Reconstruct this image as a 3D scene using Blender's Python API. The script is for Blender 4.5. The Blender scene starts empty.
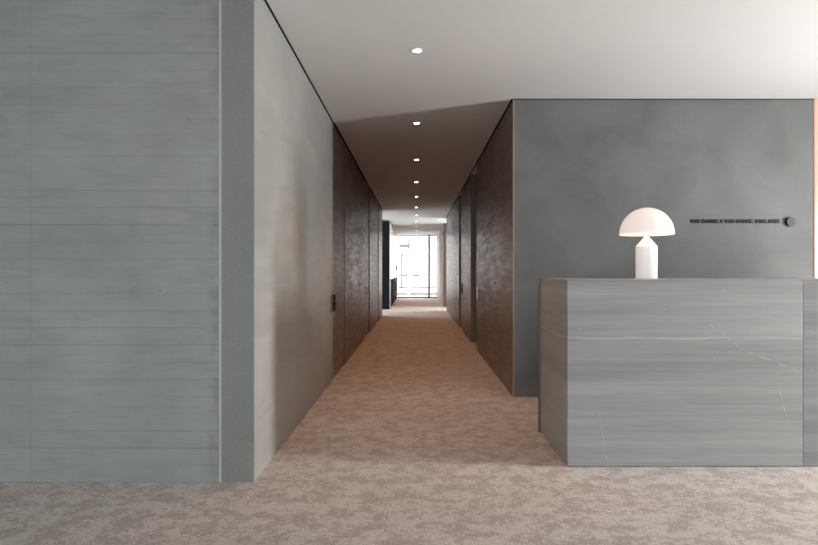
import bpy, bmesh, math, random
from mathutils import Vector, Matrix

S = bpy.context.scene
COL = S.collection
random.seed(7)
PI = math.pi

# ------------------------------------------------------------------ camera
CAMZ = 1.178
cam_d = bpy.data.cameras.new('camera')
cam = bpy.data.objects.new('camera', cam_d)
COL.objects.link(cam)
cam.location = (0, 0, CAMZ)
cam.rotation_euler = (PI / 2, 0, 0)
cam_d.sensor_width = 36.0
cam_d.lens = 560.0 / 818.0 * 36.0
cam_d.shift_x = -7.3 / 818.0
cam_d.shift_y = -0.8 / 818.0
cam_d.clip_start = 0.05
cam_d.clip_end = 300
S.camera = cam

# ------------------------------------------------------------------ world
W = bpy.data.worlds.new('sky')
S.world = W
W.use_nodes = True
bg = W.node_tree.nodes['Background']
bg.inputs['Color'].default_value = (0.93, 0.97, 1.0, 1)
bg.inputs['Strength'].default_value = 4.5

S.view_settings.view_transform = 'Standard'
S.view_settings.look = 'None'
S.view_settings.gamma = 1.0
S.view_settings.exposure = 0.0
S.view_settings.use_curve_mapping = False


def area(name, loc, target, sx, sy, power, color):
    d = bpy.data.lights.new(name, 'AREA')
    d.shape = 'RECTANGLE'
    d.size = sx
    d.size_y = sy
    d.energy = power
    d.color = color
    o = bpy.data.objects.new(name, d)
    COL.objects.link(o)
    o.location = loc
    v = Vector(target) - Vector(loc)
    o.rotation_euler = v.to_track_quat('-Z', 'Y').to_euler()
    return o


# daylight entering through the window openings of the room
DAY = (0.87, 0.955, 1.0)
RWX = 6.0                      # right hand window wall
area('window_daylight_slot', (RWX + 0.10, 2.88, 1.10), (0, 2.88, 1.10), 0.60, 1.8, 480, (1.0, 0.985, 0.965))
area('window_daylight_side', (RWX + 0.10, -2.4, 1.40), (0, -2.4, 1.40), 3.0, 2.3, 25, (1.0, 0.985, 0.965))
area('window_daylight_back', (-2.6, -5.03, 1.45), (-2.6, 0, 1.2), 4.6, 2.5, 108, DAY)
area('lobby_daylight_right', (3.98, 17.8, 1.45), (0, 17.8, 1.4), 1.6, 2.4, 200, DAY)
area('lobby_daylight_left', (-3.98, 16.2, 1.45), (0, 16.2, 1.4), 1.8, 2.4, 110, DAY)
po = area('corridor_window_portal', (0.02, 25.12, 1.4), (0.02, 0, 1.4), 1.8, 2.7, 1, DAY)
po.data.cycles.is_portal = True
area('added_end_fill', (0.0, 27.0, 3.9), (0.0, 20.5, 0.0), 3.0, 1.2, 420, (0.85, 0.93, 1.0))  # added fill above the end window, brightens the far floor and ceiling
sd = bpy.data.lights.new('sun', 'SUN')
sd.energy = 8.0
sd.angle = math.radians(3)
sd.color = (1.0, 0.97, 0.93)
so = bpy.data.objects.new('sun', sd)
COL.objects.link(so)
so.rotation_euler = Vector((0.35, 0.8, -1.3)).to_track_quat('-Z', 'Y').to_euler()


# ------------------------------------------------------------------ helpers
def nmat(name):
    m = bpy.data.materials.new(name)
    m.use_nodes = True
    nt = m.node_tree
    b = nt.nodes['Principled BSDF']
    return m, nt, b


def nd(nt, t, **kw):
    n = nt.nodes.new(t)
    for k, v in kw.items():
        if k.startswith('i_'):
            n.inputs[k[2:].replace('_', ' ')].default_value = v
        else:
            setattr(n, k, v)
    return n


def mapping(nt, scale, loc=(0, 0, 0), src='Object'):
    tc = nd(nt, 'ShaderNodeTexCoord')
    mp = nd(nt, 'ShaderNodeMapping')
    mp.inputs['Scale'].default_value = scale
    mp.inputs['Location'].default_value = loc
    nt.links.new(tc.outputs[src], mp.inputs['Vector'])
    return mp.outputs['Vector']


def noise(nt, vec, scale, detail=4, rough=0.55, dist=0.0):
    n = nd(nt, 'ShaderNodeTexNoise')
    n.inputs['Scale'].default_value = scale
    n.inputs['Detail'].default_value = detail
    n.inputs['Roughness'].default_value = rough
    n.inputs['Distortion'].default_value = dist
    nt.links.new(vec, n.inputs['Vector'])
    return n.outputs['Fac']


def rng(nt, val, a, b, lo, hi):
    n = nd(nt, 'ShaderNodeMapRange')
    n.inputs['From Min'].default_value = a
    n.inputs['From Max'].default_value = b
    n.inputs['To Min'].default_value = lo
    n.inputs['To Max'].default_value = hi
    nt.links.new(val, n.inputs['Value'])
    return n.outputs['Result']


def mth(nt, op, a, b=None):
    n = nd(nt, 'ShaderNodeMath', operation=op)
    for i, v in enumerate((a, b)):
        if v is None:
            continue
        if isinstance(v, (int, float)):
            n.inputs[i].default_value = v
        else:
            nt.links.new(v, n.inputs[i])
    return n.outputs[0]


def scale_color(nt, color, fac):
    """colour multiplied by a scalar socket"""
    n = nd(nt, 'ShaderNodeVectorMath', operation='SCALE')
    if isinstance(color, tuple):
        n.inputs[0].default_value = color[:3]
    else:
        nt.links.new(color, n.inputs[0])
    nt.links.new(fac, n.inputs['Scale'])
    return n.outputs[0]


def mixc(nt, fac, a, b):
    n = nd(nt, 'ShaderNodeMix', data_type='RGBA')
    if isinstance(fac, (int, float)):
        n.inputs[0].default_value = fac
    else:
        nt.links.new(fac, n.inputs[0])
    for i, v in ((6, a), (7, b)):
        if isinstance(v, tuple):
            n.inputs[i].default_value = (v[0], v[1], v[2], 1)
        else:
            nt.links.new(v, n.inputs[i])
    return n.outputs[2]


def bump(nt, b, h, strength, dist=0.01):
    n = nd(nt, 'ShaderNodeBump')
    n.inputs['Strength'].default_value = strength
    n.inputs['Distance'].default_value = dist
    nt.links.new(h, n.inputs['Height'])
    nt.links.new(n.outputs['Normal'], b.inputs['Normal'])


def plain(name, c, rough=0.5, metal=0.0, spec=0.5, var=0.06, vs=12):
    m, nt, b = nmat(name)
    v = mapping(nt, (1, 1, 1))
    f = rng(nt, noise(nt, v, vs), 0.3, 0.7, 1 - var, 1 + var)
    nt.links.new(scale_color(nt, c, f), b.inputs['Base Color'])
    b.inputs['Roughness'].default_value = rough
    b.inputs['Metallic'].default_value = metal
    b.inputs['Specular IOR Level'].default_value = spec
    return m


def emis(name, c, strength, base=(0.8, 0.8, 0.8), rough=0.3):
    m, nt, b = nmat(name)
    b.inputs['Base Color'].default_value = (*base, 1)
    b.inputs['Roughness'].default_value = rough
    b.inputs['Emission Color'].default_value = (*c, 1)
    b.inputs['Emission Strength'].default_value = strength
    return m


# ------------------------------------------------------------------ materials
def concrete_board():
    """board marked in-situ concrete: thin horizontal joints, soft clouds"""
    m, nt, b = nmat('board_marked_concrete')
    v = mapping(nt, (1, 1, 1))
    cloud = rng(nt, noise(nt, v, 1.5, 6, 0.62, 0.4), 0.3, 0.7, 0.85, 1.13)
    vh = mapping(nt, (0.35, 0.35, 9.0), (3, 1, 2))
    band = rng(nt, noise(nt, vh, 1.0, 3, 0.6), 0.3, 0.7, 0.965, 1.03)
    vh2 = mapping(nt, (2.5, 2.5, 70.0))
    fine = rng(nt, noise(nt, vh2, 1.0, 4, 0.7), 0.3, 0.7, 0.96, 1.04)
    # dashed dark blotches, like drips along board edges
    vd = mapping(nt, (3.6, 3.6, 16.0), (0, 0, 5))
    dash = rng(nt, noise(nt, vd, 1.0, 2, 0.5), 0.52, 0.68, 1.0, 0.91)
    grain = rng(nt, noise(nt, v, 120, 2, 0.6), 0.3, 0.7, 0.97, 1.03)
    sx = nd(nt, 'ShaderNodeSeparateXYZ')
    nt.links.new(mapping(nt, (1, 1, 1)), sx.inputs[0])
    # board joints every 9.6 cm, each of its own strength
    zz = mth(nt, 'DIVIDE', sx.outputs[2], 0.096)
    fr = mth(nt, 'FRACT', zz)
    ce = mth(nt, 'ABSOLUTE', mth(nt, 'SUBTRACT', fr, 0.5))
    ln = rng(nt, ce, 0.455, 0.485, 0.0, 1.0)
    wn = nd(nt, 'ShaderNodeTexWhiteNoise', noise_dimensions='1D')
    nt.links.new(mth(nt, 'ROUND', zz), wn.inputs['W'])
    vm = noise(nt, mapping(nt, (1.2, 1.2, 3)), 1.0, 2)
    amp = mth(nt, 'MULTIPLY', mth(nt, 'MULTIPLY', wn.outputs['Value'], 0.34), rng(nt, vm, 0.35, 0.6, 0.2, 1))
    lf = mth(nt, 'SUBTRACT', 1.0, mth(nt, 'MULTIPLY', ln, amp))
    # dark staining right beside the cast-in joint profile (x about -1.1)
    dx = mth(nt, 'ABSOLUTE', mth(nt, 'ADD', sx.outputs[0], 1.12))
    st = rng(nt, dx, 0.0, 0.055, 1.0, 0.0)
    sn = rng(nt, noise(nt, mapping(nt, (3, 3, 3.5), (0, 0, 9)), 1.0, 5, 0.7), 0.45, 0.66, 0.0, 0.30)
    sf = mth(nt, 'SUBTRACT', 1.0, mth(nt, 'MULTIPLY', st, sn))
    # faint vertical formwork seam and a few blow holes
    vj = mth(nt, 'ABSOLUTE', mth(nt, 'ADD', sx.outputs[0], 2.157))
    sf = mth(nt, 'MULTIPLY', sf, rng(nt, vj, 0.003, 0.012, 0.93, 1.0))
    vo = nd(nt, 'ShaderNodeTexVoronoi')
    vo.inputs['Scale'].default_value = 4.5
    nt.links.new(mapping(nt, (1, 1, 1), (0.3, 0.7, 0.2)), vo.inputs['Vector'])
    sf = mth(nt, 'MULTIPLY', sf, rng(nt, vo.outputs['Distance'], 0.018, 0.035, 0.70, 1.0))
    f = cloud
    for g in (band, fine, dash, grain, lf, sf):
        f = mth(nt, 'MULTIPLY', f, g)
    hue = mixc(nt, noise(nt, v, 0.8, 2), (0.280, 0.290, 0.280), (0.268, 0.284, 0.290))
    nt.links.new(scale_color(nt, hue, f), b.inputs['Base Color'])
    b.inputs['Roughness'].default_value = 0.55
    b.inputs['Specular IOR Level'].default_value = 0.35
    bump(nt, b, mth(nt, 'SUBTRACT', noise(nt, vh, 1.0, 3), mth(nt, 'MULTIPLY', ln, 0.4)), 0.12, 0.01)
    return m


def concrete_smooth(name, c, amp=0.07):
    m, nt, b = nmat(name)
    v = mapping(nt, (1, 1, 1))
    cloud = rng(nt, noise(nt, v, 1.6, 5, 0.55, 0.6), 0.3, 0.7, 1 - amp, 1 + amp)
    sp = rng(nt, noise(nt, v, 90, 3, 0.7), 0.3, 0.7, 0.91, 1.09)
    pit = nd(nt, 'ShaderNodeTexVoronoi')
    pit.inputs['Scale'].default_value = 34
    nt.links.new(v, pit.inputs['Vector'])
    pf = rng(nt, pit.outputs['Distance'], 0.02, 0.09, 0.82, 1.0)
    f = mth(nt, 'MULTIPLY', mth(nt, 'MULTIPLY', cloud, sp), pf)
    nt.links.new(scale_color(nt, c, f), b.inputs['Base Color'])
    b.inputs['Roughness'].default_value = 0.6
    b.inputs['Specular IOR Level'].default_value = 0.3
    bump(nt, b, noise(nt, v, 60, 3), 0.06, 0.004)
    return m


def trowelled_plaster(name, c, rough=0.36, veneer=0.03, spec=0.5, bs=0.3):
    """waxed trowelled plaster: horizontal ripples that catch raking light"""
    m, nt, b = nmat(name)
    v = mapping(nt, (1, 1, 1))
    cloud = rng(nt, noise(nt, v, 1.5, 4, 0.55, 0.5), 0.3, 0.7, 0.93, 1.07)
    vs = mapping(nt, (2.6, 2.6, 21.0))
    rip = noise(nt, vs, 1.0, 1, 0.3)
    vv = mapping(nt, (14.0, 14.0, 0.7))
    ver = rng(nt, noise(nt, vv, 1.0, 3, 0.6), 0.3, 0.7, 1 - veneer, 1 + veneer)
    f = mth(nt, 'MULTIPLY', mth(nt, 'MULTIPLY', cloud, ver), rng(nt, rip, 0.3, 0.7, 0.94, 1.06))
    nt.links.new(scale_color(nt, c, f), b.inputs['Base Color'])
    nt.links.new(rng(nt, rip, 0.3, 0.7, rough - 0.05, rough + 0.09), b.inputs['Roughness'])
    b.inputs['Specular IOR Level'].default_value = spec
    bump(nt, b, rip, bs, 0.013)
    return m


def carpet():
    m, nt, b = nmat('mottled_carpet')
    v = mapping(nt, (1, 1, 1))
    va = mapping(nt, (1.0, 1.15, 1))
    big = noise(nt, va, 7.0, 9, 0.8, 0.1)
    mid = noise(nt, va, 30.0, 6, 0.8, 0.0)
    fine = noise(nt, v, 95, 3, 0.8)
    t = mth(nt, 'ADD', mth(nt, 'MULTIPLY', big, 0.66), mth(nt, 'MULTIPLY', mid, 0.34))
    t = rng(nt, t, 0.477, 0.517, 0.0, 1.0)
    c = mixc(nt, t, (0.285, 0.240, 0.212), (0.400, 0.353, 0.322))
    # faint tile to tile change, half metre tiles
    sx = nd(nt, 'ShaderNodeSeparateXYZ')
    nt.links.new(v, sx.inputs[0])
    gx = mth(nt, 'FLOOR', mth(nt, 'DIVIDE', mth(nt, 'ADD', sx.outputs[0], 0.27), 0.5))
    gy = mth(nt, 'FLOOR', mth(nt, 'DIVIDE', sx.outputs[1], 0.5))
    cb = nd(nt, 'ShaderNodeCombineXYZ')
    nt.links.new(gx, cb.inputs[0])
    nt.links.new(gy, cb.inputs[1])
    wn = nd(nt, 'ShaderNodeTexWhiteNoise', noise_dimensions='2D')
    nt.links.new(cb.outputs[0], wn.inputs['Vector'])
    tf = rng(nt, wn.outputs['Value'], 0, 1, 0.955, 1.045)
    f = mth(nt, 'MULTIPLY', rng(nt, fine, 0.3, 0.7, 0.62, 1.38), tf)
    nt.links.new(scale_color(nt, c, f), b.inputs['Base Color'])
    b.inputs['Roughness'].default_value = 0.95
    b.inputs['Specular IOR Level'].default_value = 0.1
    b.inputs['Sheen Weight'].default_value = 0.15
    b.inputs['Sheen Roughness'].default_value = 0.5
    bump(nt, b, mth(nt, 'ADD', fine, mth(nt, 'MULTIPLY', mid, 0.8)), 0.55, 0.006)
    return m


def stone(name, c, seed, vein=True):
    """grey limestone with straight horizontal bedding"""
    m, nt, b = nmat(name)
    s = seed
    v = mapping(nt, (1, 1, 1), (s, s, 0))
    wob = noise(nt, v, 1.1, 2)
    b1 = noise(nt, mapping(nt, (0.3, 0.3, 8), (s, 0, s)), 1.0, 4, 0.6, 0.1)
    b2 = noise(nt, mapping(nt, (1.5, 1.5, 70), (s, 0, s)), 1.0, 5, 0.7, 0.05)
    b3 = noise(nt, mapping(nt, (4, 4, 190), (s, 0, s)), 1.0, 3, 0.7)
    f = mth(nt, 'MULTIPLY', rng(nt, b1, 0.35, 0.65, 0.83, 1.15), rng(nt, b2, 0.3, 0.7, 0.90, 1.09))
    f = mth(nt, 'MULTIPLY', f, rng(nt, b3, 0.3, 0.7, 0.92, 1.08))
    col = scale_color(nt, c, f)
    sx = nd(nt, 'ShaderNodeSeparateXYZ')
    nt.links.new(mapping(nt, (1, 1, 1)), sx.inputs[0])
    if vein:
        # one wavy pale vein that runs the whole width, about 35 cm below the top
        zz = mth(nt, 'ADD', sx.outputs[2], mth(nt, 'MULTIPLY', noise(nt, mapping(nt, (3, 3, 0.1), (s, 0, 0)), 1.0, 1), 0.035))
        d = mth(nt, 'ABSOLUTE', mth(nt, 'SUBTRACT', zz, 0.795))
        k = mth(nt, 'MULTIPLY', rng(nt, d, 0.001, 0.008, 1.0, 0.0),
                rng(nt, noise(nt, mapping(nt, (2, 2, 1), (4, 0, s)), 1.0, 3), 0.35, 0.6, 0.2, 0.7))
        col = mixc(nt, k, col, (0.47, 0.47, 0.45))
        # hairline diagonal cracks healed white
        for (x0, z0, x1, z1, w) in ((1.771, 0.859, 1.954, 0.717, 0.0022), (1.954, 0.717, 2.307, 0.578, 0.002), (1.10, 0.347, 1.157, 0.006, 0.002),
                                    (2.186, 0.494, 2.246, 0.274, 0.002)):
            L = math.hypot(x1 - x0, z1 - z0)
            ux, uz = (x1 - x0) / L, (z1 - z0) / L
            px = mth(nt, 'SUBTRACT', sx.outputs[0], x0)
            pz = mth(nt, 'SUBTRACT', sx.outputs[2], z0)
            al = mth(nt, 'ADD', mth(nt, 'MULTIPLY', px, ux), mth(nt, 'MULTIPLY', pz, uz))
            ac = mth(nt, 'ADD', mth(nt, 'MULTIPLY', px, -uz), mth(nt, 'MULTIPLY', pz, ux))
            ac = mth(nt, 'ADD', ac, mth(nt, 'MULTIPLY', mth(nt, 'SUBTRACT', noise(nt, v, 9, 2), 0.5), 0.03))
            kk = rng(nt, mth(nt, 'ABSOLUTE', ac), w * 0.4, w * 1.6, 1.0, 0.0)
            ins = mth(nt, 'MULTIPLY', mth(nt, 'GREATER_THAN', al, 0.0), mth(nt, 'LESS_THAN', al, L))
            kk = mth(nt, 'MULTIPLY', mth(nt, 'MULTIPLY', kk, ins),
                     rng(nt, noise(nt, v, 22, 2), 0.4, 0.6, 0.05, 0.55))
            col = mixc(nt, kk, col, (0.50, 0.50, 0.48))
    # tiny pale fossils
    vo = nd(nt, 'ShaderNodeTexVoronoi')
    vo.inputs['Scale'].default_value = 9
    nt.links.new(v, vo.inputs['Vector'])
    col = mixc(nt, rng(nt, vo.outputs['Distance'], 0.03, 0.07, 0.4, 0.0), col, (0.45, 0.45, 0.43))
    nt.links.new(col, b.inputs['Base Color'])
    b.inputs['Roughness'].default_value = 0.42
    b.inputs['Specular IOR Level'].default_value = 0.4
    bump(nt, b, b2, 0.05, 0.003)
    return m


M_conc = concrete_board()
M_pil = concrete_smooth('pilaster_concrete', (0.205, 0.212, 0.212))
M_rec = concrete_smooth('reception_wall_plaster', (0.108, 0.111, 0.109), 0.20)
M_cor = trowelled_plaster('waxed_plaster', (0.262, 0.262, 0.248), 0.46, 0.02, 0.4, 0.2)
M_door = trowelled_plaster('brown_waxed_panel_door', (0.165, 0.128, 0.106), 0.38, 0.12, 0.38)
M_brown = trowelled_plaster('brown_waxed_panel', (0.140, 0.098, 0.078), 0.36, 0.12, 0.38)
M_carp = carpet()
M_ceil = plain('ceiling_paint', (0.61, 0.605, 0.60), 0.85, var=0.012, vs=1.2)
M_black = plain('black_gap', (0.012, 0.012, 0.012), 0.9, spec=0.1)
M_joint = plain('joint_profile', (0.42, 0.43, 0.39), 0.5, vs=5)
M_bead = plain('corner_bead', (0.24, 0.20, 0.17), 0.5)
M_stone = stone('bedded_limestone', (0.262, 0.264, 0.262), 3.0)
M_stone2 = stone('bedded_limestone_slab', (0.205, 0.207, 0.210), 11.0, False)
M_top = plain('desk_top_stone', (0.36, 0.35, 0.34), 0.35, var=0.08, vs=6)
M_bronze = plain('dark_bronze', (0.14, 0.12, 0.105), 0.45, 0.4)
M_metal = plain('black_metal', (0.006, 0.006, 0.007), 0.6, 0.0, 0.15)
M_steel = plain('satin_steel', (0.62, 0.62, 0.60), 0.3, 0.85)
M_white = plain('white_lacquer', (0.80, 0.81, 0.82), 0.25, var=0.02)
M_lacq = plain('black_lacquer', (0.012, 0.013, 0.015), 0.8, spec=0.12, var=0.1)
M_sign = plain('black_sign_letters', (0.008, 0.008, 0.009), 0.5, spec=0.2)
M_emb = plain('anthracite_disc', (0.018, 0.018, 0.020), 0.5, var=0.05)
M_alu = plain('window_aluminium', (0.36, 0.42, 0.48), 0.4, 0.3)
M_frame = plain('dark_window_frame', (0.05, 0.06, 0.07), 0.5)
M_brownframe = plain('brown_oak_frame', (0.09, 0.06, 0.048), 0.5, vs=20)
M_opal = emis('opal_glass_shade', (1.0, 0.80, 0.70), 0.50, (0.62, 0.58, 0.56), 0.22)
M_rim = emis('opal_glass_rim', (1.0, 0.82, 0.62), 1.1, (0.7, 0.65, 0.6), 0.22)
M_opalbase = emis('opal_glass_base', (1.0, 0.90, 0.86), 0.34, (0.62, 0.61, 0.61), 0.25)
M_opalcone = emis('opal_glass_cone', (1.0, 0.86, 0.72), 0.62, (0.62, 0.60, 0.58), 0.25)
M_led = emis('warm_led_strip', (1.0, 0.62, 0.46), 0.8, (0.08, 0.06, 0.05))
M_bulb = emis('downlight_lens', (1.0, 0.86, 0.72), 30.0)


def link(name, me, mat=None, parent=None, smooth=False):
    o = bpy.data.objects.new(name, me)
    COL.objects.link(o)
    if mat:
        me.materials.append(mat)
    if parent:
        o.parent = parent
    if smooth:
        for p in me.polygons:
            p.use_smooth = True
    return o


def bmobj(name, bm, mat, parent=None, smooth=False, loc=None):
    me = bpy.data.meshes.new(name)
    bmesh.ops.recalc_face_normals(bm, faces=bm.faces)
    bm.to_mesh(me)
    bm.free()
    o = link(name, me, mat, parent, smooth)
    if loc:
        o.location = loc
    return o


def add_box(bm, x0, x1, y0, y1, z0, z1, bevel=0.0):
    r = bmesh.ops.create_cube(bm, size=1.0)
    vs = r['verts']
    for v in vs:
        v.co = Vector(((x0 + x1) / 2 + v.co.x * (x1 - x0), (y0 + y1) / 2 + v.co.y * (y1 - y0),
                       (z0 + z1) / 2 + v.co.z * (z1 - z0)))
    if bevel:
        es = set()
        for v in vs:
            es.update(v.link_edges)
        bmesh.ops.bevel(bm, geom=list(es), offset=bevel, segments=2, affect='EDGES', profile=0.5)


def box(name, x0, x1, y0, y1, z0, z1, mat, parent=None, bevel=0.0):
    bm = bmesh.new()
    add_box(bm, x0, x1, y0, y1, z0, z1, bevel)
    return bmobj(name, bm, mat, parent)


def boxes(name, lst, mat, parent=None, bevel=0.0):
    bm = bmesh.new()
    for b_ in lst:
        add_box(bm, *b_, bevel)
    return bmobj(name, bm, mat, parent)


def lathe(name, prof, mat, parent=None, n=64, smooth=True):
    bm = bmesh.new()
    rings = []
    for r, z in prof:
        if r < 1e-6:
            rings.append([bm.verts.new((0, 0, z))])
        else:
            rings.append([bm.verts.new((r * math.cos(2 * PI * i / n), r * math.sin(2 * PI * i / n), z)) for i in range(n)])
    for a, c in zip(rings[:-1], rings[1:]):
        for i in range(n):
            j = (i + 1) % n
            if len(a) == 1 and len(c) == 1:
                continue
            if len(a) == 1:
                bm.faces.new((a[0], c[i], c[j]))
            elif len(c) == 1:
                bm.faces.new((a[i], c[0], a[j]))
            else:
                bm.faces.new((a[i], c[i], c[j], a[j]))
    o = bmobj(name, bm, mat, parent, smooth)
    return o


def st(o, label=None):
    o['kind'] = 'structure'
    if label:
        o['label'] = label
    return o


def tag(o, label, cat, group=None):
    o['label'] = label
    o['category'] = cat
    if group:
        o['group'] = group
    return o


def thing(name, loc, label, cat, group=None, rz=0):
    o = bpy.data.objects.new(name, None)
    COL.objects.link(o)
    o.location = loc
    o.rotation_euler = (0, 0, rz)
    o.empty_display_size = 0.1
    return tag(o, label, cat, group)


# ------------------------------------------------------------------ dimensions
H = 2.80
GAP = 0.004
LX = -0.908          # corridor face of the left wall
RX = 0.909           # corridor face of the right wall
YL0 = 3.13           # front of the left concrete wall
YR0 = 5.265           # reception wall plane
YL1 = 14.9           # far end of left wall
YR1 = 16.9           # far end of right wall
YW = 25.0            # corridor window
T = 0.18

# ------------------------------------------------------------------ shell
st(box('floor', -5.6, 6.3, -5.2, YW + 0.3, -0.15, 0.0, M_carp), 'mottled grey brown carpet floor')
st(box('ceiling', -5.6, 6.3, -5.2, YW + 0.3, H, H + 0.15, M_ceil), 'plain white plaster ceiling')

# left front concrete wall, cast-in joint, corridor wall
JX0, JX1 = -1.106, -1.0885
st(box('wall_left_front', -5.6, JX0, YL0, YL0 + 0.25, 0, H, M_conc), 'board marked grey concrete wall facing the camera')
st(box('trim_1', JX0, JX1, YL0 + 0.004, YL0 + 0.2, 0, H, M_joint), 'thin pale vertical joint profile in the concrete wall')


def long_wall(name, xa, xb, face, y0, y1, openings, mat, label):
    """wall along the corridor with full height openings; face = x of the visible side"""
    segs = []
    y = y0
    for (a, b_) in openings:
        segs.append((y, a))
        y = b_
    segs.append((y, y1))
    w = st(boxes(name, [(xa, xb, s0, s1, 0, H - GAP) for s0, s1 in segs if s1 > s0], mat), label)
    return w



# left corridor wall: first piece shows its concrete end as a pilaster
st(box('wall_left_end', JX1, LX, YL0, YL0 + 0.02, 0, H - 0.001, M_pil), 'smooth grey concrete wall end beside the corridor')
DL = [(6.10, 7.06), (9.98, 10.86), (12.55, 13.45)]
DR = [(8.44, 9.35), (11.08, 11.90)]
long_wall('wall_left_near', LX - T, LX, LX, YL0 + 0.0201, DL[0][0] - 0.006, [], M_cor,
          'grey trowelled plaster wall on the left of the corridor mouth')
long_wall('wall_left', LX - T, LX, LX, DL[0][1] + 0.006, YL1, [(a - 0.006, b_ + 0.006) for a, b_ in DL[1:]], M_brown,
          'brown waxed panel wall on the left of the corridor')
long_wall('wall_right', RX, RX + T, RX, YR0, YR1, DR, M_brown, 'brown waxed panel wall on the right of the corridor')
# shadow gaps at the ceiling: black channel profiles let into the ceiling along the walls
st(box('trim_2', LX, LX + 0.013, YL0 + 0.02, DL[0][0], H - 0.004, H + 0.01, M_black), 'black shadow gap above the left corridor wall')
st(box('trim_20', LX, LX + 0.022, DL[0][0], YL1, H - 0.004, H + 0.01, M_black), 'black shadow gap above the brown panels')
st(box('trim_3', RX - 0.018, RX, YR0 - 0.01, YR1, H - 0.004, H + 0.01, M_black), 'black shadow gap above the right corridor wall')
# reception wall
WE = 3.738
st(box('wall_reception', RX + T, WE, YR0, YR0 + 0.2, 0, H - 0.002, M_rec), 'smooth dark grey plaster wall behind the reception desk')
st(box('wall_reception_return', RX + 0.012, RX + T, YR0 - 0.002, YR0 + 0.0, 0, H - 0.002, M_rec))
st(box('trim_4', RX, WE, YR0 - 0.016, YR0 - 0.002, H - 0.004, H + 0.01, M_black), 'dark shadow gap above the reception wall')
st(box('trim_5', RX - 0.001, RX + 0.011, YR0 - 0.004, YR0 + 0.0, 0, H - 0.004, M_bead), 'thin pale metal corner bead')
# slot with the vertical led strip at the end of the reception wall
st(box('wall_right_back', WE + 0.12, RWX + 0.2, YR0, YR0 + 0.2, 0, H, M_rec))
st(box('wall_slot_back', WE, WE + 0.12, YR0 + 0.16, YR0 + 0.2, 0, H, M_rec))
led = box('led_strip', WE + 0.004, WE + 0.112, YR0 - 0.012, YR0 + 0.02, 0.0, H - 0.004, M_led)
tag(led, 'warm glowing vertical light strip at the right end of the reception wall', 'light strip')

# unseen rest of the room: walls with window openings behind and to the right
st(boxes('wall_back', [(-5.6, RWX + 0.2, -5.2, -5.0, 0, 0.2), (-5.6, -4.9, -5.2, -5.0, 0.2, H), (-0.3, RWX + 0.2, -5.2, -5.0, 0.2, H),
                       (-4.9, -0.3, -5.2, -5.0, 2.7, H)], M_rec))
st(box('wall_left_side', -5.6, -5.4, -5.0, YL0, 0, H, M_rec))
st(boxes('wall_right_side', [(RWX, RWX + 0.2, -5.0, YR0, 0, 0.2), (RWX, RWX + 0.2, -5.0, -4.0, 0.2, H),
                             (RWX, RWX + 0.2, -0.8, 2.56, 0.2, H), (RWX, RWX + 0.2, 3.20, YR0, 0.2, H),
                             (RWX, RWX + 0.2, -4.0, -0.8, 2.62, H), (RWX, RWX + 0.2, 2.56, 3.20, 2.05, H)], M_rec))

# cross lobby between corridor and the bright end
st(boxes('wall_lobby_left', [(-4.1, LX - T, YL1 - 0.2, YL1, 0, H), (-4.1, -1.51, 17.5, 17.7, 0, H),
                             (-4.1, -4.0, YL1, 15.3, 0, H), (-4.1, -4.0, 17.1, 17.5, 0, H)], M_ceil))
st(boxes('wall_lobby_right', [(RX + T, 4.1, YR1 - 0.2, YR1, 0, H), (RX + T, 4.1, 18.75, 18.95, 0, H),
                              (4.0, 4.1, YR1, 17.0, 0, H), (4.0, 4.1, 18.6, 18.75, 0, H)], M_ceil))
st(box('wall_far_right', 0.925, 1.1, 18.88, YW, 0, H, M_ceil), 'pale wall on the right before the far window')
st(box('trim_6', 0.905, 1.09, 18.72, 18.88, 0, H, M_brownframe), 'brown timber frame at the end of the right wall')
st(box('wall_far_left', -1.66, -1.51, 17.7, YW, 0, H, M_ceil))

# ------------------------------------------------------------------ doors in the corridor
def flush_pull(parent, side, y0, y1, z0, z1, style):
    """flush door furniture sitting on the corridor face; side = +1 right wall, -1 left wall"""
    fx = LX if side < 0 else RX
    def sl(t0, t1):
        a, b_ = fx - side * t0, fx - side * t1
        return min(a, b_), max(a, b_)
    if style == 'black':
        xa, xb = sl(0.0, 0.004)
        p = box('handle_plate', xa, xb, y0, y1, z0, z1, M_bronze, parent)
        ym = (y0 + y1) / 2
        xa, xb = sl(0.004, 0.016)
        zm = z0 + (z1 - z0) * 0.64
        box('lock_cover', xa, xb, ym, y1 - 0.004, zm + 0.004, z1 - 0.004, M_metal, p, 0.002)
        box('pull', xa, xb, ym, y1 - 0.004, z0 + 0.004, zm - 0.004, M_metal, p, 0.002)
    else:
        m = M_steel if style == 'steel' else M_white
        xa, xb = sl(0.0, 0.006)
        p = box('handle_plate', xa, xb, y0, y1, z0, z1, m, parent, 0.002)
        xa, xb = sl(0.006, 0.022)
        box('pull', xa, xb, y0 + 0.02, y0 + 0.04, z0 + 0.02, z1 - 0.02, m, p, 0.003)


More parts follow.
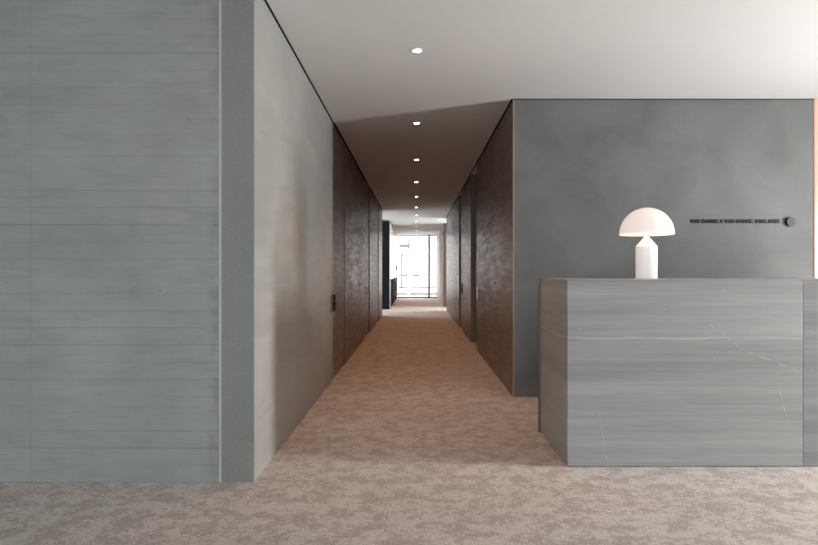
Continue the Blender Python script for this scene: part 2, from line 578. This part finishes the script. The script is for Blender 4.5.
for i, ((a, b_), rec, sty, lab) in enumerate((
        (DL[0], 0.004, 'black', 'flush brown door with black pull, nearest on the left corridor wall'),
        (DL[1], 0.012, 'white', 'flush brown door with white pull, middle of the left corridor wall'),
        (DL[2], 0.012, None, 'flush brown door farthest along the left corridor wall'))):
    d = st(box('door_%d' % (i + 1), LX - rec - 0.05, LX - rec, a, b_, 0.006, H - GAP - 0.002, M_door), lab)
    st(box('trim_%d' % (7 + i), LX - T, LX - 0.075, a - 0.006, b_ + 0.006, 0, H - GAP, M_black))
    if sty == 'black':
        flush_pull(d, -1, 5.93, 6.22, 0.745, 0.93, 'black')
    elif sty:
        flush_pull(d, -1, a + 0.03, a + 0.18, 0.74, 0.93, sty)
for i, ((a, b_), rec, sty, lab) in enumerate((
        (DR[0], 0.075, 'white', 'dark recessed door, nearest on the right corridor wall'),
        (DR[1], 0.03, 'black', 'shallow recessed door farther along the right corridor wall'))):
    d = st(box('door_%d' % (4 + i), RX + rec, RX + rec + 0.05, a, b_, 0.004, H - GAP - 0.002, M_door), lab)
    st(box('trim_%d' % (10 + i), RX + T - 0.04, RX + T, a, b_, 0, H - GAP, M_black))
    if sty == 'white':
        flush_pull(d, 1, 8.24, 8.42, 0.76, 0.945, 'white')
    else:
        flush_pull(d, 1, 10.9, 11.07, 0.76, 0.945, 'black')

# ------------------------------------------------------------------ end window
XW0, XW1 = -0.90, 0.93
win = st(boxes('window_1', [(XW0, XW1, YW, YW + 0.08, 0.0, 0.055), (XW0, XW1, YW, YW + 0.08, H - 0.03, H),
                            (XW0, XW0 + 0.05, YW, YW + 0.08, 0.055, H - 0.03),
                            (XW1 - 0.03, XW1, YW, YW + 0.08, 0.055, H - 0.03)], M_frame),
         'floor to ceiling window at the far end of the corridor')
box('mullion', 0.52, 0.63, YW, YW + 0.09, 0.055, H - 0.03, M_alu, win)
mg, ntg, bgl = nmat('window_glass')
bgl.inputs['Transmission Weight'].default_value = 1.0
bgl.inputs['Roughness'].default_value = 0.0
bgl.inputs['IOR'].default_value = 1.02
box('pane', XW0 + 0.05, 0.53, YW + 0.035, YW + 0.045, 0.055, H - 0.03, mg, win)
box('pane', 0.615, XW1 - 0.03, YW + 0.035, YW + 0.045, 0.055, H - 0.03, mg, win)

# ------------------------------------------------------------------ downlights
spot_d = bpy.data.lights.new('downlight_beam', 'SPOT')
spot_d.energy = 84
spot_d.spot_size = math.radians(104)
spot_d.spot_blend = 1.0
spot_d.color = (1.0, 0.52, 0.26)
spot_d.shadow_soft_size = 0.035
ORD = ['nearest', 'second', 'third', 'fourth', 'fifth', 'sixth', 'seventh', 'eighth', 'ninth', 'tenth', 'farthest']
DY = [4.10 + 2.0 * k for k in range(11)]
root = thing('ceiling_downlight', (0.004, DY[0], H), 'x', 'downlight', 'round downlights along the corridor ceiling')
lathe('trim_ring', [(0.030, -0.001), (0.031, -0.007), (0.040, -0.006), (0.042, 0.0)], M_white, root, 40)
lathe('lens', [(0.0, -0.0045), (0.031, -0.0045), (0.031, -0.001)], M_bulb, root, 40)
dl = [root]
for k in range(1, 11):
    r = root.copy()
    COL.objects.link(r)
    for ch in list(root.children):
        c = ch.copy()
        COL.objects.link(c)
        c.parent = r
    dl.append(r)
for k, r in enumerate(dl):
    r.location = (0.004, DY[k], H)
    if k == 0:
        r['label'] = 'glowing round ceiling downlight nearest the camera, first and largest of the corridor row'
    elif k == 10:
        r['label'] = 'tiny glowing ceiling downlight farthest away, right before the end window'
    else:
        r['label'] = 'glowing round ceiling downlight, %s from the camera in the corridor row' % ORD[k]
    l = bpy.data.objects.new('downlight_beam', spot_d)
    COL.objects.link(l)
    l.location = (0, 0, -0.02)
    l.parent = r

# ------------------------------------------------------------------ reception desk
CX0, CX1 = 0.912, 4.6
CY0, CY1 = 3.38, 4.125
CZ = 1.131
desk = thing('reception_desk', (0, 0, 0), 'long grey bedded stone reception desk with a table lamp on its top', 'reception desk')
SEAM = 2.336
box('front_panel', CX0 + 0.001, SEAM - 0.0015, CY0, CY0 + 0.03, 0.004, CZ, M_stone, desk, 0.0008)
o = box('front_panel', SEAM + 0.0015, CX1, CY0, CY0 + 0.03, 0.004, CZ, M_stone2, desk, 0.0008)
o['label'] = 'darker grey stone slab at the right end'
box('side_panel', CX0, CX0 + 0.03, CY0 + 0.031, CY1 - 0.02, 0.004, CZ, M_stone, desk, 0.0008)
box('desk_top', CX0 + 0.031, CX1, CY0 + 0.031, CY1, CZ - 0.03, CZ - 0.0005, M_top, desk)
box('back_panel', CX0 - 0.013, CX1, CY1 - 0.019, CY1 + 0.002, 0.0, CZ - 0.001 - 0.03, M_bronze, desk)
box('back_edge', CX0 - 0.013, CX0 + 0.0305, CY1 - 0.0195, CY1 + 0.002, CZ - 0.031, CZ - 0.001, M_bronze, desk)
boxes('inner_frame', [(CX0 + 0.031, CX1, CY0 + 0.031, CY0 + 0.05, 0.0, CZ - 0.031),
                      (CX0 + 0.0305, CX0 + 0.05, CY0 + 0.051, CY1 - 0.02, 0.0, CZ - 0.031)], M_black, desk)

# ------------------------------------------------------------------ table lamp
lamp = thing('table_lamp', (1.593, 3.875, CZ), 'glowing white mushroom table lamp with half dome shade on the reception desk', 'table lamp')
R = 0.178
zb, zc, zd, zt = 0.0, 0.2215, 0.302, 0.490
lathe('base', [(0, 0.0), (0.069, 0.0), (0.071, 0.003), (0.071, zc - 0.001)], M_opalbase, lamp)
lathe('cone', [(0.071, zc - 0.001), (0.0705, zc + 0.001), (0.006, zd - 0.002), (0.006, zd + 0.02), (0, zd + 0.02)], M_opalcone, lamp)
prof = []
hd = zt - zd - 0.006
for i in range(0, 33):
    a = PI / 2 * i / 32
    prof.append((R * math.sin(a) if i else 0.0, zd + 0.006 + hd * math.cos(a)))
shade = lathe('shade', prof, M_opal, lamp, 96)
lathe('shade_rim', [(R, zd + 0.0058), (R + 0.0004, zd + 0.003), (R - 0.003, zd), (R - 0.02, zd + 0.001), (0.03, zd + 0.012), (0.0, zd + 0.012)], M_rim, lamp, 96)

# ------------------------------------------------------------------ sign lettering
def px2x(px, d=YR0):
    return (px - 416.3) * d / 560.0
def px2z(py, d=YR0):
    return CAMZ + (271.7 - py) * d / 560.0


# wide, heavy block letters drawn as quads in a 1 x 1 cell (x to the right, z up)
K, Q = 0.27, 0.27          # upright and bar thickness
def bar(x0, x1, z0, z1): return [(x0, z0), (x1, z0), (x1, z1), (x0, z1)]
GLYPH = {
    'V': [[(0, 1), (0.32, 1), (0.64, 0), (0.36, 0)], [(1, 1), (0.68, 1), (0.36, 0), (0.64, 0)]],
    'A': [[(0, 0), (0.30, 0), (0.64, 1), (0.36, 1)], [(1, 0), (0.70, 0), (0.36, 1), (0.64, 1)], bar(0.25, 0.75, 0.18, 0.38)],
    'N': [bar(0, K, 0, 1), bar(1 - K, 1, 0, 1), [(0, 1), (0.34, 1), (1, 0), (0.66, 0)]],
    'M': [bar(0, 0.22, 0, 1), bar(0.78, 1, 0, 1), [(0, 1), (0.30, 1), (0.62, 0.1), (0.38, 0.1)], [(1, 1), (0.70, 1), (0.38, 0.1), (0.62, 0.1)]],
    'E': [bar(0, K, 0, 1), bar(0, 1, 0, 0.26), bar(0, 0.92, 0.38, 0.62), bar(0, 1, 0.74, 1)],
    'D': [bar(0, K, 0, 1), bar(0, 0.8, 0, Q), bar(0, 0.8, 1 - Q, 1), bar(1 - K, 1, 0.2, 0.8),
          [(0.7, 0), (0.8, 0), (1, 0.2), (0.73, 0.3)], [(0.7, 1), (0.8, 1), (1, 0.8), (0.73, 0.7)]],
    'L': [bar(0, K, 0, 1), bar(0, 1, 0, 0.28)],
    'R': [bar(0, K, 0, 1), bar(0, 0.88, 1 - 0.24, 1), bar(0, 0.88, 0.38, 0.6), bar(1 - K, 1, 0.45, 0.93),
          [(0.4, 0.4), (0.72, 0.4), (1, 0), (0.68, 0)]],
    'I': [bar(0, 1, 0, 1)],
}


def text_mesh(txt, width, height, depth):
    bm = bmesh.new()
    n = len(txt)
    gap = 0.0032 if n > 1 else 0.0
    cw = (width - gap * (n - 1)) / n
    for i_, ch in enumerate(txt):
        for k_, q in enumerate(GLYPH[ch]):
            f = [bm.verts.new((i_ * (cw + gap) + p[0] * cw, 0.0, p[1] * height)) for p in q]
            g = [bm.verts.new((v.co.x, -depth - 0.00002 * k_, v.co.z)) for v in f]
            bm.faces.new(f)
            bm.faces.new(g)
            for a_ in range(4):
                b_ = (a_ + 1) % 4
                bm.faces.new((f[a_], f[b_], g[b_], g[a_]))
    bmesh.ops.recalc_face_normals(bm, faces=bm.faces)
    me = bpy.data.meshes.new('lettering')
    bm.to_mesh(me)
    bm.free()
    return me


SD = YR0 - 0.002
sign = thing('wall_sign', (px2x(690), SD, px2z(223)),
             'black raised name lettering with a round disc emblem on the grey reception wall', 'sign')
SZ = px2z(223.2) - sign.location.z
for txt, a, b_ in (('VAN', 689.8, 699.0), ('DAMME', 701.2, 718.2), ('I', 720.4, 722.2), ('VAN', 724.3, 733.5), ('DAMME', 735.7, 752.3),
                   ('I', 755.1, 756.9), ('DELAERE', 758.3, 779.6)):
    me = text_mesh(txt, (b_ - a) * SD / 560.0, 0.036, 0.006)
    o = link('lettering', me, M_sign, sign)
    o.location = (px2x(a) - sign.location.x, -0.0, SZ)
ex, ez = px2x(789.6) - sign.location.x, px2z(221.8) - sign.location.z
disc = lathe('emblem_disc', [(0, 0), (0.045, 0), (0.045, 0.022), (0.043, 0.024), (0.0, 0.024)], M_sign, sign, 48)
disc.rotation_euler = (PI / 2, 0, 0)
disc.location = (ex, 0, ez)
face = lathe('emblem_face', [(0, 0.0241), (0.041, 0.0241), (0.041, 0.0255), (0.0, 0.0255)], M_emb, disc, 48, False)
# engraved round mark: an open ring with a small letter stroke
bm = bmesh.new()
n = 40
for (r0, r1, a0, a1, cx, cy) in ((0.018, 0.023, 0.2 * PI, 1.85 * PI, 0.0, 0.0), (0.006, 0.010, -0.5 * PI, 0.9 * PI, 0.002, 0.0)):
    prev = None
    for i in range(n + 1):
        a = a0 + (a1 - a0) * i / n
        q = [bm.verts.new((cx + r * math.cos(a), cy + r * math.sin(a), z)) for r in (r0, r1) for z in (0.0256, 0.0270)]
        if prev:
            bm.faces.new((prev[1], prev[3], q[3], q[1]))
            bm.faces.new((prev[0], q[0], q[2], prev[2]))
            bm.faces.new((prev[0], prev[1], q[1], q[0]))
            bm.faces.new((prev[2], q[2], q[3], prev[3]))
        prev = q
bmobj('emblem_mark', bm, M_sign, disc)

# ------------------------------------------------------------------ tall cabinet unit before the far window
FX = -0.842
cab = thing('storage_unit', (0, 0, 0), 'tall black storage unit with white upper doors at the far left end of the corridor', 'storage unit')
box('end_panel', -1.5, FX, 17.50, 17.56, 0.0, 2.755, M_lacq, cab)
box('carcass', -1.5, FX - 0.03, 17.56, 24.4, 0.0, 2.755, M_lacq, cab)
y = 17.95
box('filler', FX - 0.03, FX - 0.006, 17.56, 17.94, 0.0, 2.755, M_lacq, cab)
for k in range(5):
    w = 1.26
    b1 = box('lower_door', FX - 0.028, FX + 0.010, y + 0.42, y + w - 0.01, 0.03, 0.92, M_lacq, cab)
    box('lit_gap', FX - 0.028, FX - 0.008, y, y + 0.415, 0.03, 0.92, M_white, cab)  # white strip stands in for light showing in the gap between black doors
    b2 = box('upper_door', FX - 0.028, FX - 0.004, y, y + w - 0.01, 0.935, 2.745, M_white, cab)
    y += w
box('handle', FX - 0.004, FX + 0.03, 23.3, 23.34, 1.25, 1.45, M_metal, b2)

# ------------------------------------------------------------------ outside
M_fac = plain('white_render', (0.85, 0.85, 0.85), 0.8, var=0.02)
M_gray = plain('pale_grey_frames', (0.09, 0.11, 0.13), 0.5)
M_pave = plain('pale_paving', (0.60, 0.60, 0.60), 0.8, vs=3)
mb, ntb, bb = nmat('pale_brick')
br = nd(ntb, 'ShaderNodeTexBrick')
ntb.links.new(mapping(ntb, (1, 1, 1)), br.inputs['Vector'])
br.inputs['Scale'].default_value = 3.0
br.inputs['Color1'].default_value = (0.17, 0.085, 0.06, 1)
br.inputs['Color2'].default_value = (0.14, 0.07, 0.05, 1)
br.inputs['Mortar'].default_value = (0.2, 0.15, 0.12, 1)
ntb.links.new(br.outputs['Color'], bb.inputs['Base Color'])
st(box('ground', -14, 14, YW + 0.3, 60, -0.3, -0.12, M_pave))

fy = 38.0
def ox(px): return (px - 416.3) * fy / 560.0
def oz(py): return CAMZ + (271.7 - py) * fy / 560.0
bld = thing('building', (0, fy, -0.12), 'pale overexposed building front across the street beyond the corridor window', 'building')
bz = 0.12
def ob(name, p0, p1, q0, q1, m, d0=-0.08, d1=0.0, parent=bld):
    return box(name, ox(p0), ox(p1), d0, d1, oz(q1) + bz, oz(q0) + bz, m, parent)
box('facade', -6, 6, 0.0, 0.4, 0.0, 8.0, M_fac, bld)
w1 = ob('window_frame', 401.0, 402.2, 254, 288, M_gray)
ob('window_frame', 405.5, 406.6, 258, 275, M_gray)
ob('window_frame', 402.2, 408, 274.8, 276.2, M_gray)
ob('window_frame', 412, 419, 274.5, 276, M_gray)
ob('window_head', 401, 417, 254.5, 255.2, M_gray)
ob('awning', 399.5, 408, 244.5, 247.5, M_gray, -0.5)
ob('plinth', 399, 436, 286.6, 287.8, M_gray)

sl_y = 33.0
lan = thing('wall_lantern', (0, 0, 0), 'blurred grey street lantern on a bracket seen through the far window', 'lantern')
def lx(px): return (px - 416.3) * sl_y / 560.0
def lz(py): return CAMZ + (271.7 - py) * sl_y / 560.0
box('housing', lx(408), lx(410), sl_y, sl_y + 0.12, lz(249), lz(238.5), M_gray, lan, 0.01)
box('bracket', lx(399), lx(408), sl_y + 0.03, sl_y + 0.06, lz(247.2), lz(246), M_gray, lan)
box('post', lx(398.2), lx(399.2), sl_y, sl_y + 0.06, -0.12, lz(246), M_gray, lan)

gw = tag(box('garden_wall', -3, 3, 31.0, 31.25, -0.12, CAMZ + (271.7 - 292.5) * 31 / 560, mb),
         'low pale brick wall outside the far corridor window', 'wall')
gp = tag(box('gate_post', (407.6 - 416.3) * 30.7 / 560, (410.6 - 416.3) * 30.7 / 560, 30.7, 30.9, -0.12,
             CAMZ + (271.7 - 273) * 30.7 / 560, M_fac), 'white square post before the low brick wall outside', 'post')
